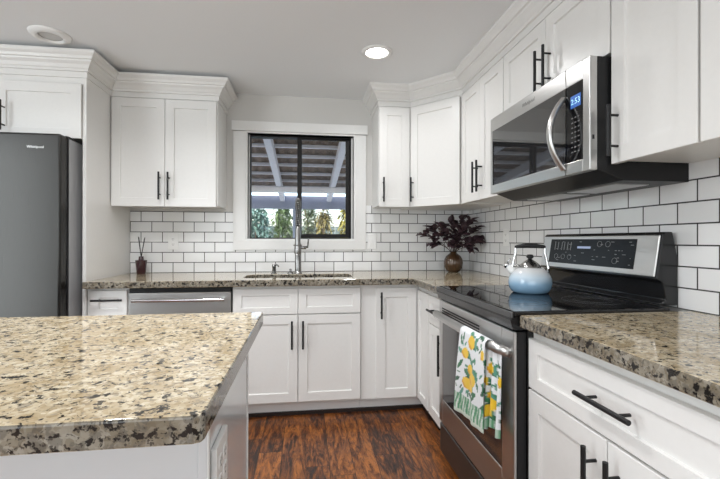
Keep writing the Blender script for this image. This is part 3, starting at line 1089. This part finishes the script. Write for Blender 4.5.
# inner folded layer that shows at the near side, a little longer than the front
g2, m_u, m_v = [], 26, 90
for j in range(m_v + 1):
    row = []
    for i in range(m_u + 1):
        u, v = i / m_u, j / m_v
        z = HZ - 0.022 - v * (0.283 + 0.015 * math.sin(u * 8))
        y = YR + 0.050 - 0.098 * u + 0.010 * v
        x = HX - 0.009 + 0.030 * u - 0.011 * math.sin(u * 22) * (0.25 + v)
        row.append(tw.bm.verts.new((x, y, z)))
        cols.append(towel_col(0.05 + 0.9 * u, 0.075 + (1 - v) * 0.31 if v < 0.9 else 0.05))
    g2.append(row)
for j in range(m_v):
    for i in range(m_u):
        tw.bm.faces.new((g2[j][i], g2[j][i + 1], g2[j + 1][i + 1], g2[j + 1][i]))
two = tw.build('tea_towel', attr_mat('lemon_print_cotton', 0.9, 0.2), smooth=True)
ca = two.data.color_attributes.new('pattern', 'FLOAT_COLOR', 'POINT')
for i, c in enumerate(cols):
    ca.data[i].color = (*c, 1)
sm = two.modifiers.new('solid', 'SOLIDIFY')
sm.thickness = 0.0016
sm.offset = 0
tag(two, 'white tea towel with yellow lemon print hanging on the oven handle', 'towel')

# ------------------------------------------------------------------ kettle
kt = thing('kettle', 'blue and white enamel whistling kettle on the cooktop', 'kettle', (1.030, 1.750, 0.9256), math.radians(-33))
kt.scale = (0.94, 0.94, 0.97)
km = mat('ombre_enamel', (0.6, 0.7, 0.8), 0.1, 0, 0.6)
g = N(km)
tc = g.n('TexCoord')
spx = g.n('SeparateXYZ')
g.l(tc.outputs['Object'], spx.inputs[0])
g.l(g.ramp(g.math('DIVIDE', spx.outputs[2], 0.14), [(0.0, (0.20, 0.36, 0.53)), (0.32, (0.27, 0.44, 0.61)), (0.55, (0.55, 0.66, 0.75)), (0.75, (0.66, 0.67, 0.68))]), g.b.inputs['Base Color'])
MB().lathe([(0, 0), (0.078, 0), (0.086, 0.006), (0.097, 0.022), (0.101, 0.045), (0.098, 0.070), (0.086, 0.094), (0.066, 0.112), (0.047, 0.120), (0, 0.120)], seg=48).build('body', km, kt, smooth=True, autosmooth=60)
ld = MB().lathe([(0.052, 0.116), (0.051, 0.124), (0.040, 0.136), (0.025, 0.148), (0.012, 0.156), (0.008, 0.160), (0, 0.160)], seg=32).build('lid', M['nickel'], kt, smooth=True, autosmooth=60)
MB().lathe([(0.0, 0.158), (0.007, 0.158), (0.016, 0.166), (0.018, 0.172), (0.012, 0.180), (0, 0.181)], seg=24).build('lid_knob', M['black_plastic'], ld, smooth=True)
sp_ = MB().tube([(-0.068, 0, 0.085), (-0.090, 0, 0.108), (-0.108, 0, 0.128)], [0.022, 0.017, 0.014], 18).build('spout', M['white_plastic'], kt, smooth=True)
wh = MB().tube([(-0.103, 0, 0.121), (-0.114, 0, 0.135)], [0.0165, 0.0155], 16)
wh.tube([(-0.108, 0, 0.133), (-0.098, 0, 0.150), (-0.090, 0, 0.158)], [0.006, 0.005, 0.004], 8)
wh.tube([(-0.09, 0, 0.135), (-0.065, 0, 0.132), (-0.045, 0, 0.126)], [0.003, 0.003, 0.003], 8)
wh.build('whistle', M['chrome'], sp_, smooth=True)
for s in (-1, 1):
    MB().tube([(s * 0.080, 0, 0.100), (s * 0.082, 0, 0.118), (s * 0.074, 0, 0.155), (s * 0.066, 0, 0.190), (s * 0.067, 0, 0.210), (s * 0.060, 0, 0.217)], [0.008, 0.006, 0.0055, 0.0055, 0.0055, 0.005], 12, flat=(1, 1)).build('handle_bracket', M['chrome'], kt, smooth=True)
MB().tube([(-0.070, 0, 0.215), (-0.060, 0, 0.218), (-0.03, 0, 0.221), (0, 0, 0.222), (0.03, 0, 0.221), (0.060, 0, 0.218), (0.070, 0, 0.215)], [0.007, 0.010, 0.0125, 0.0135, 0.0125, 0.010, 0.007], 16, flat=(1, 0.85)).build('handle_grip', M['black_plastic'], kt, smooth=True)

# ------------------------------------------------------------------ vase with dark purple leaves
vz = thing('vase', 'round ribbed brown glass vase of dark purple leaves in the corner', 'vase', (1.165, 3.085, 0.914))
vm_ = mat('amber_brown_glass', (0.085, 0.045, 0.022), 0.08, 0.2, 0.6)
MB().lathe([(0, 0), (0.036, 0), (0.050, 0.010), (0.066, 0.036), (0.073, 0.068), (0.069, 0.100), (0.055, 0.128), (0.034, 0.145), (0.024, 0.152), (0.025, 0.162), (0.021, 0.162), (0.020, 0.150), (0, 0.148)], seg=96, rib=lambda a: 1 + 0.022 * math.cos(22 * a)).build('body', vm_, vz, smooth=True)
lv, st = MB(), MB()
rp = random.Random(21)


def leaf(mb, base, direc, ln, wd, up_=Vector((0, 0, 1))):
    d = direc.normalized()
    s_ = d.cross(up_)
    if s_.length < 0.05:
        s_ = Vector((1, 0, 0))
    s_.normalize()
    n_ = s_.cross(d).normalized()
    P_ = [(0, 0.08), (0.18, 0.55), (0.4, 1.0), (0.62, 0.9), (0.82, 0.5), (1.0, 0.03)]
    rows = []
    for f, w_ in P_:
        c_ = base + d * (ln * f) - n_ * (ln * 0.22 * f * f)
        k_ = n_ * (wd * 0.22 * w_)
        rows.append([mb.bm.verts.new(c_ - s_ * wd * w_ * 0.5 + k_), mb.bm.verts.new(c_), mb.bm.verts.new(c_ + s_ * wd * w_ * 0.5 + k_)])
    for a, b in zip(rows, rows[1:]):
        for k in range(2):
            mb.bm.faces.new((a[k], a[k + 1], b[k + 1], b[k]))


tips = [(-0.265, -0.02, 0.315), (-0.20, -0.06, 0.25), (-0.19, 0.03, 0.37), (-0.12, -0.08, 0.33), (-0.10, 0.04, 0.38), (-0.03, -0.07, 0.30), (0.0, 0.05, 0.41), (0.04, -0.09, 0.36), (0.08, 0.02, 0.43), (0.13, -0.05, 0.42), (0.165, -0.10, 0.37), (0.17, 0.0, 0.36), (0.14, -0.13, 0.27), (0.19, -0.09, 0.29), (0.05, -0.14, 0.24), (0.11, -0.10, 0.22), (-0.06, -0.12, 0.24), (0.06, 0.06, 0.33)]
for tx, ty, tz in tips:
    tx *= 0.92
    e = Vector((tx, ty, tz - 0.025))
    s0 = Vector((tx * 0.05, ty * 0.05, 0.145))
    mid = s0.lerp(e, 0.5) + Vector((-tx * 0.16, -ty * 0.16, 0.035))
    pts_ = []
    for k in range(9):
        t_ = k / 8
        pts_.append(s0 * (1 - t_) ** 2 + mid * 2 * t_ * (1 - t_) + e * t_ * t_)
    st.tube(pts_, 0.0022, 6)
    for k in (5, 6, 7, 8):
        dr_ = (pts_[k] - pts_[k - 1]).normalized()
        for q_ in range(2):
            ax = Vector((rp.uniform(-1, 1), rp.uniform(-1, 0.6), rp.uniform(-0.5, 0.6)))
            leaf(lv, pts_[k], dr_ * 0.6 + ax, rp.uniform(0.055, 0.085), rp.uniform(0.044, 0.062), Vector((rp.uniform(-0.4, 0.4), -0.5, 1)))
    leaf(lv, e, (pts_[8] - pts_[6]) + Vector((0, -0.02, -0.01)), 0.08, 0.055)
lm = mat('purple_black_leaf', (0.030, 0.013, 0.020), 0.45)
gg = N(lm)
nz = gg.noise(gg.coord(), 16, 3)
gg.l(gg.ramp(nz.outputs[0], [(0.35, (0.034, 0.018, 0.023)), (0.7, (0.105, 0.058, 0.068))]), gg.b.inputs['Base Color'])
# keep the leaves inside the room corner
for mb_ in (lv, st):
    for v in mb_.bm.verts:
        v.co.x = min(v.co.x, 0.195)
        v.co.y = min(v.co.y, 0.175)
lo = lv.build('foliage', lm, vz, smooth=True)
sm = lo.modifiers.new('solid', 'SOLIDIFY')
sm.thickness = 0.0008
st.build('stems', mat('dark_stem', (0.05, 0.03, 0.02), 0.6), vz, smooth=True)

# ------------------------------------------------------------------ reed diffuser
rd = thing('reed_diffuser', 'dark red glass reed diffuser on the counter left of the sink', 'reed diffuser', (-1.205, 3.185, 0.914))
MB().lathe([(0, 0), (0.028, 0), (0.030, 0.006), (0.040, 0.098), (0.040, 0.102), (0.034, 0.102), (0.018, 0.106), (0.016, 0.130), (0, 0.130)], seg=4 * 6).build('jar', mat('dark_red_glass', (0.035, 0.006, 0.012), 0.15, 0, 0.5), rd, smooth=True, autosmooth=40)
for ax, ay, ln in ((-0.022, 0.004, 0.275), (-0.013, -0.01, 0.27), (0.026, 0.0, 0.27), (0.019, 0.008, 0.262)):
    MB().tube([(0, 0, 0.12), (ax, ay, ln)], 0.0028, 7).build('reed', M['black_plastic'], rd)


# ------------------------------------------------------------------ outlets
def outlet(label, loc, rotz, w=0.075, hgt=0.120, gangs=1, t=0.006, cat='outlet', name='electrical_outlet', switch=False):
    o_ = thing(name, label, cat, loc, rotz)
    MB().box(-w / 2, w / 2, -t, 0, -hgt / 2, hgt / 2).build('plate', M['white_plastic'], o_, bevel=0.002)
    for gk in range(gangs):
        x = (gk - (gangs - 1) / 2) * 0.046
        if switch:
            MB().box(x - 0.016, x + 0.016, -t - 0.003, -t, -0.033, 0.033).build('rocker', M['white_plastic'], o_, bevel=0.001)
            continue
        for z in (-0.02, 0.02):
            r_ = MB().prism(rrect(x - 0.017, x + 0.017, z - 0.014, z + 0.014, 0.010, 4), -t - 0.0015, -t, axis=1).build('receptacle', M['white_plastic'], o_)
            s_ = MB()
            for dx in (-0.006, 0.006):
                s_.box(x + dx - 0.0012, x + dx + 0.0012, -t - 0.0018, -t - 0.001, z - 0.002, z + 0.006)
            s_.box(x - 0.002, x + 0.002, -t - 0.0018, -t - 0.001, z - 0.010, z - 0.006)
            s_.build('slots', M['dark_slot'], r_)
    return o_


outlet('white outlet on the tile between the reed diffuser and the window', (-1.006, BY - 0.0085, 1.152), 0)
outlet('white switch plate on the tile at the right edge of the window casing', (0.540, BY - 0.0085, 1.152), 0, name='wall_switch', cat='switch', switch=True)
outlet('white outlet on the tile beside the purple leaves, left of the range', (RX - 0.0085, 2.625, 1.185), RW)

# ------------------------------------------------------------------ island
isl = thing('kitchen_island', 'white gloss kitchen island in the left foreground', 'island', (-1.95, 0.84, 0))
MB().box(0, 1.758 - 0.018, 0, 0.545, 0.09, 0.8705).build('body', M['island_paint'], isl, bevel=0.002)
MB().box(0.02, 1.70, 0.04, 0.50, 0.0, 0.09).build('plinth', M['toe'], isl)
MB().box(1.758 - 0.0178, 1.758, -0.006, 0.552, 0.004, 0.8705).build('end_panel', M['island_paint'], isl, bevel=0.002)
for ya, yb_ in ((-0.008, 0.004), (0.544, 0.556)):
    MB().box(1.7582, 1.7615, ya, yb_, 0.004, 0.870).build('corner_trim', M['trim'], isl)
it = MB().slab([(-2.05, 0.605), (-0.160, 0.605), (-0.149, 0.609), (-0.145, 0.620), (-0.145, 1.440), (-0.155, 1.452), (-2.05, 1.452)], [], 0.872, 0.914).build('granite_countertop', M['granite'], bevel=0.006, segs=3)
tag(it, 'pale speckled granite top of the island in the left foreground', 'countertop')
outlet('white double outlet on the end of the island, below its granite top', (-0.1915, 0.922, 0.672), PI / 2, 0.115, 0.125, 2, t=0.012)

# ------------------------------------------------------------------ ceiling lights
ll = thing('recessed_light', 'lit round recessed ceiling light in front of the window', 'ceiling light', (0.430, 2.430, CEIL))
MB().lathe([(0.066, -0.001), (0.066, -0.008), (0.078, -0.012), (0.092, -0.006), (0.094, -0.0005), (0.066, -0.0005)], seg=40).build('trim_ring', M['white_plastic'], ll, smooth=True)
MB().lathe([(0, -0.010), (0.05, -0.010), (0.0665, -0.006), (0.0665, -0.0005), (0, -0.0005)], seg=40).build('lens', emit('lit_lens', (1.0, 0.97, 0.92), 9.0), ll, smooth=True)
l2 = thing('recessed_light', 'unlit round recessed ceiling light near the cabinet above the refrigerator', 'ceiling light', (-1.418, 2.475, CEIL))
MB().lathe([(0.058, -0.006), (0.060, -0.016), (0.070, -0.020), (0.088, -0.015), (0.100, -0.006), (0.102, -0.0005), (0.058, -0.0005)], seg=40).build('trim_ring', M['white_plastic'], l2, smooth=True)
MB().lathe([(0, -0.004), (0.045, -0.005), (0.058, -0.008), (0.058, -0.0005), (0, -0.0005)], seg=40).build('lens', mat('frosted_lens', (0.6, 0.6, 0.59), 0.5), l2, smooth=True)

# ------------------------------------------------------------------ patio outside the window
OUT = BY + 0.15
gm = mat('patio_concrete', (0.34, 0.33, 0.31), 0.9)
struct('ground', MB().box(-8, 9, OUT + 0.01, 24, -0.2, -0.12), paint('yard_ground', (0.42, 0.41, 0.38), 0.95, 0.2, 6))
pc = thing('patio_cover', 'white-framed patio cover with brown corrugated roof outside the window', 'patio cover', (0, 0, -0.12))


def rz(y):
    return 2.60 - 0.12 * (y - 3.4) + 0.12


pw = paint('patio_white_paint', (0.72, 0.74, 0.78), 0.55, 0.05)
pb = paint('patio_shaded_paint', (0.24, 0.28, 0.38), 0.6, 0.05)  # front beam and posts: the bluish shade is put into their colour
for x in (-1.34, -0.44, 0.46, 1.36):
    MB().beam((x, OUT + 0.02, rz(OUT) - 0.06), (x, 8.1, rz(8.1) - 0.06), 0.085, 0.13).build('rafter', pw, pc)
for y in (4.2, 4.6, 4.95, 5.35, 5.75, 6.15, 6.62, 7.05, 7.5):
    MB().beam((-2.2, y, rz(y) + 0.025), (2.3, y, rz(y) + 0.025), 0.045, 0.04).build('purlin', pw, pc)
MB().box(-2.4, 2.5, 8.0, 8.12, 1.90, 2.15).build('front_beam', pb, pc)
for x in (-2.2, -0.185, 2.2):
    MB().box(x - 0.06, x + 0.06, 8.0, 8.12, 0.0, 1.90).build('post', pb, pc)
MB().beam((-2.2, 6.9, rz(6.9) - 0.17), (2.3, 6.9, rz(6.9) - 0.17), 0.08, 0.09).build('cross_beam', pw, pc)
rf = MB()
nx, y0r, y1r = 180, OUT + 0.03, 7.85
rows = []
for k in range(nx + 1):
    x = -2.3 + 4.7 * k / nx
    zz = 0.016 * math.sin(2 * PI * x / 0.155)
    rows.append((rf.bm.verts.new((x, y0r, rz(y0r) + 0.065 + zz)), rf.bm.verts.new((x, y1r, rz(y1r) + 0.065 + zz))))
for a, b in zip(rows, rows[1:]):
    rf.bm.faces.new((a[0], b[0], b[1], a[1]))
rm = mat('corrugated_brown_roof', (0.17, 0.125, 0.09), 0.6)
ro = rf.build('roof_sheet', rm, pc, smooth=True)
sm = ro.modifiers.new('solid', 'SOLIDIFY')
sm.thickness = 0.004


def shrub(label, x, y, r, hgt, cols_, n, seed, lean=0.0, name='shrub', cat='shrub'):
    t_ = thing(name, label, cat, (x, y, -0.12))
    r0 = random.Random(seed)
    tk_ = MB()
    for k in range(7):
        a = r0.uniform(0, 2 * PI)
        e = Vector((math.cos(a) * r * r0.uniform(0.2, 0.8), math.sin(a) * r * r0.uniform(0.2, 0.8), hgt * r0.uniform(0.6, 0.98)))
        tk_.tube([(0, 0, 0), (e.x * 0.4, e.y * 0.4, e.z * 0.45), tuple(e)], [0.035, 0.022, 0.008], 6)
    tk_.build('stems', mat('shrub_bark', (0.16, 0.12, 0.085), 0.9), t_)
    f_ = MB()
    for k in range(int(n * 1.35)):
        a = r0.uniform(0, 2 * PI)
        zz = r0.random() ** 0.8
        rad = r * math.sqrt(r0.random()) * (0.55 + 0.45 * math.sin(PI * min(1, zz * 0.9 + 0.1)))
        c_ = Vector((rad * math.cos(a), rad * math.sin(a), zz * hgt))
        d_ = Vector((r0.uniform(-1, 1), r0.uniform(-1, 1), r0.uniform(-1, 0.6)))
        leaf(f_, c_, d_, r0.uniform(0.14, 0.27), r0.uniform(0.035, 0.075))
    m_ = mat('shrub_leaf', cols_[0], 0.6)
    g_ = N(m_)
    nn = g_.noise(g_.coord(), 3.5, 2)
    g_.l(g_.ramp(nn.outputs[0], [(0.35, cols_[0]), (0.65, cols_[1])]), g_.b.inputs['Base Color'])
    f_.build('foliage', m_, t_)
    return t_


shrub('pale blue-green shrub beyond the patio in the left pane', -1.20, 10.2, 0.44, 2.05, [(0.06, 0.16, 0.12), (0.20, 0.33, 0.29)], 1000, 1)
shrub('mid green shrub beyond the patio beside the post', -0.64, 11.5, 0.34, 2.3, [(0.04, 0.09, 0.03), (0.12, 0.19, 0.06)], 700, 2)
shrub('dark green shrub beyond the patio just right of the window meeting rail', 0.12, 12.6, 0.28, 2.3, [(0.05, 0.09, 0.04), (0.15, 0.19, 0.10)], 500, 5)
shrub('olive brown shrub beyond the patio in the middle of the right pane', 0.52, 11.4, 0.29, 2.1, [(0.10, 0.09, 0.03), (0.21, 0.19, 0.06)], 600, 3)
shrub('yellow-green shrub beyond the patio in the right pane', 1.12, 10.2, 0.36, 2.2, [(0.13, 0.14, 0.02), (0.30, 0.27, 0.04)], 800, 4)
fe = thing('garden_fence', 'pale grey garden fence far behind the shrubs', 'fence', (0, 13.7, -0.12))
fb = MB()
for k in range(50):
    fb.box(-4.0 + 0.2 * k, -4.0 + 0.2 * k + 0.185, 0, 0.02, 0.0, 1.75)
fb.build('boards', paint('pale_fence_wood', (0.12, 0.165, 0.165), 0.8, 0.1, 20), fe)
fp = MB()
for z in (0.3, 1.4):
    fp.box(-4.0, 6.0, 0.02, 0.06, z, z + 0.09)
fp.build('rails', paint('fence_rail_wood', (0.45, 0.46, 0.48), 0.8, 0.1, 20), fe)
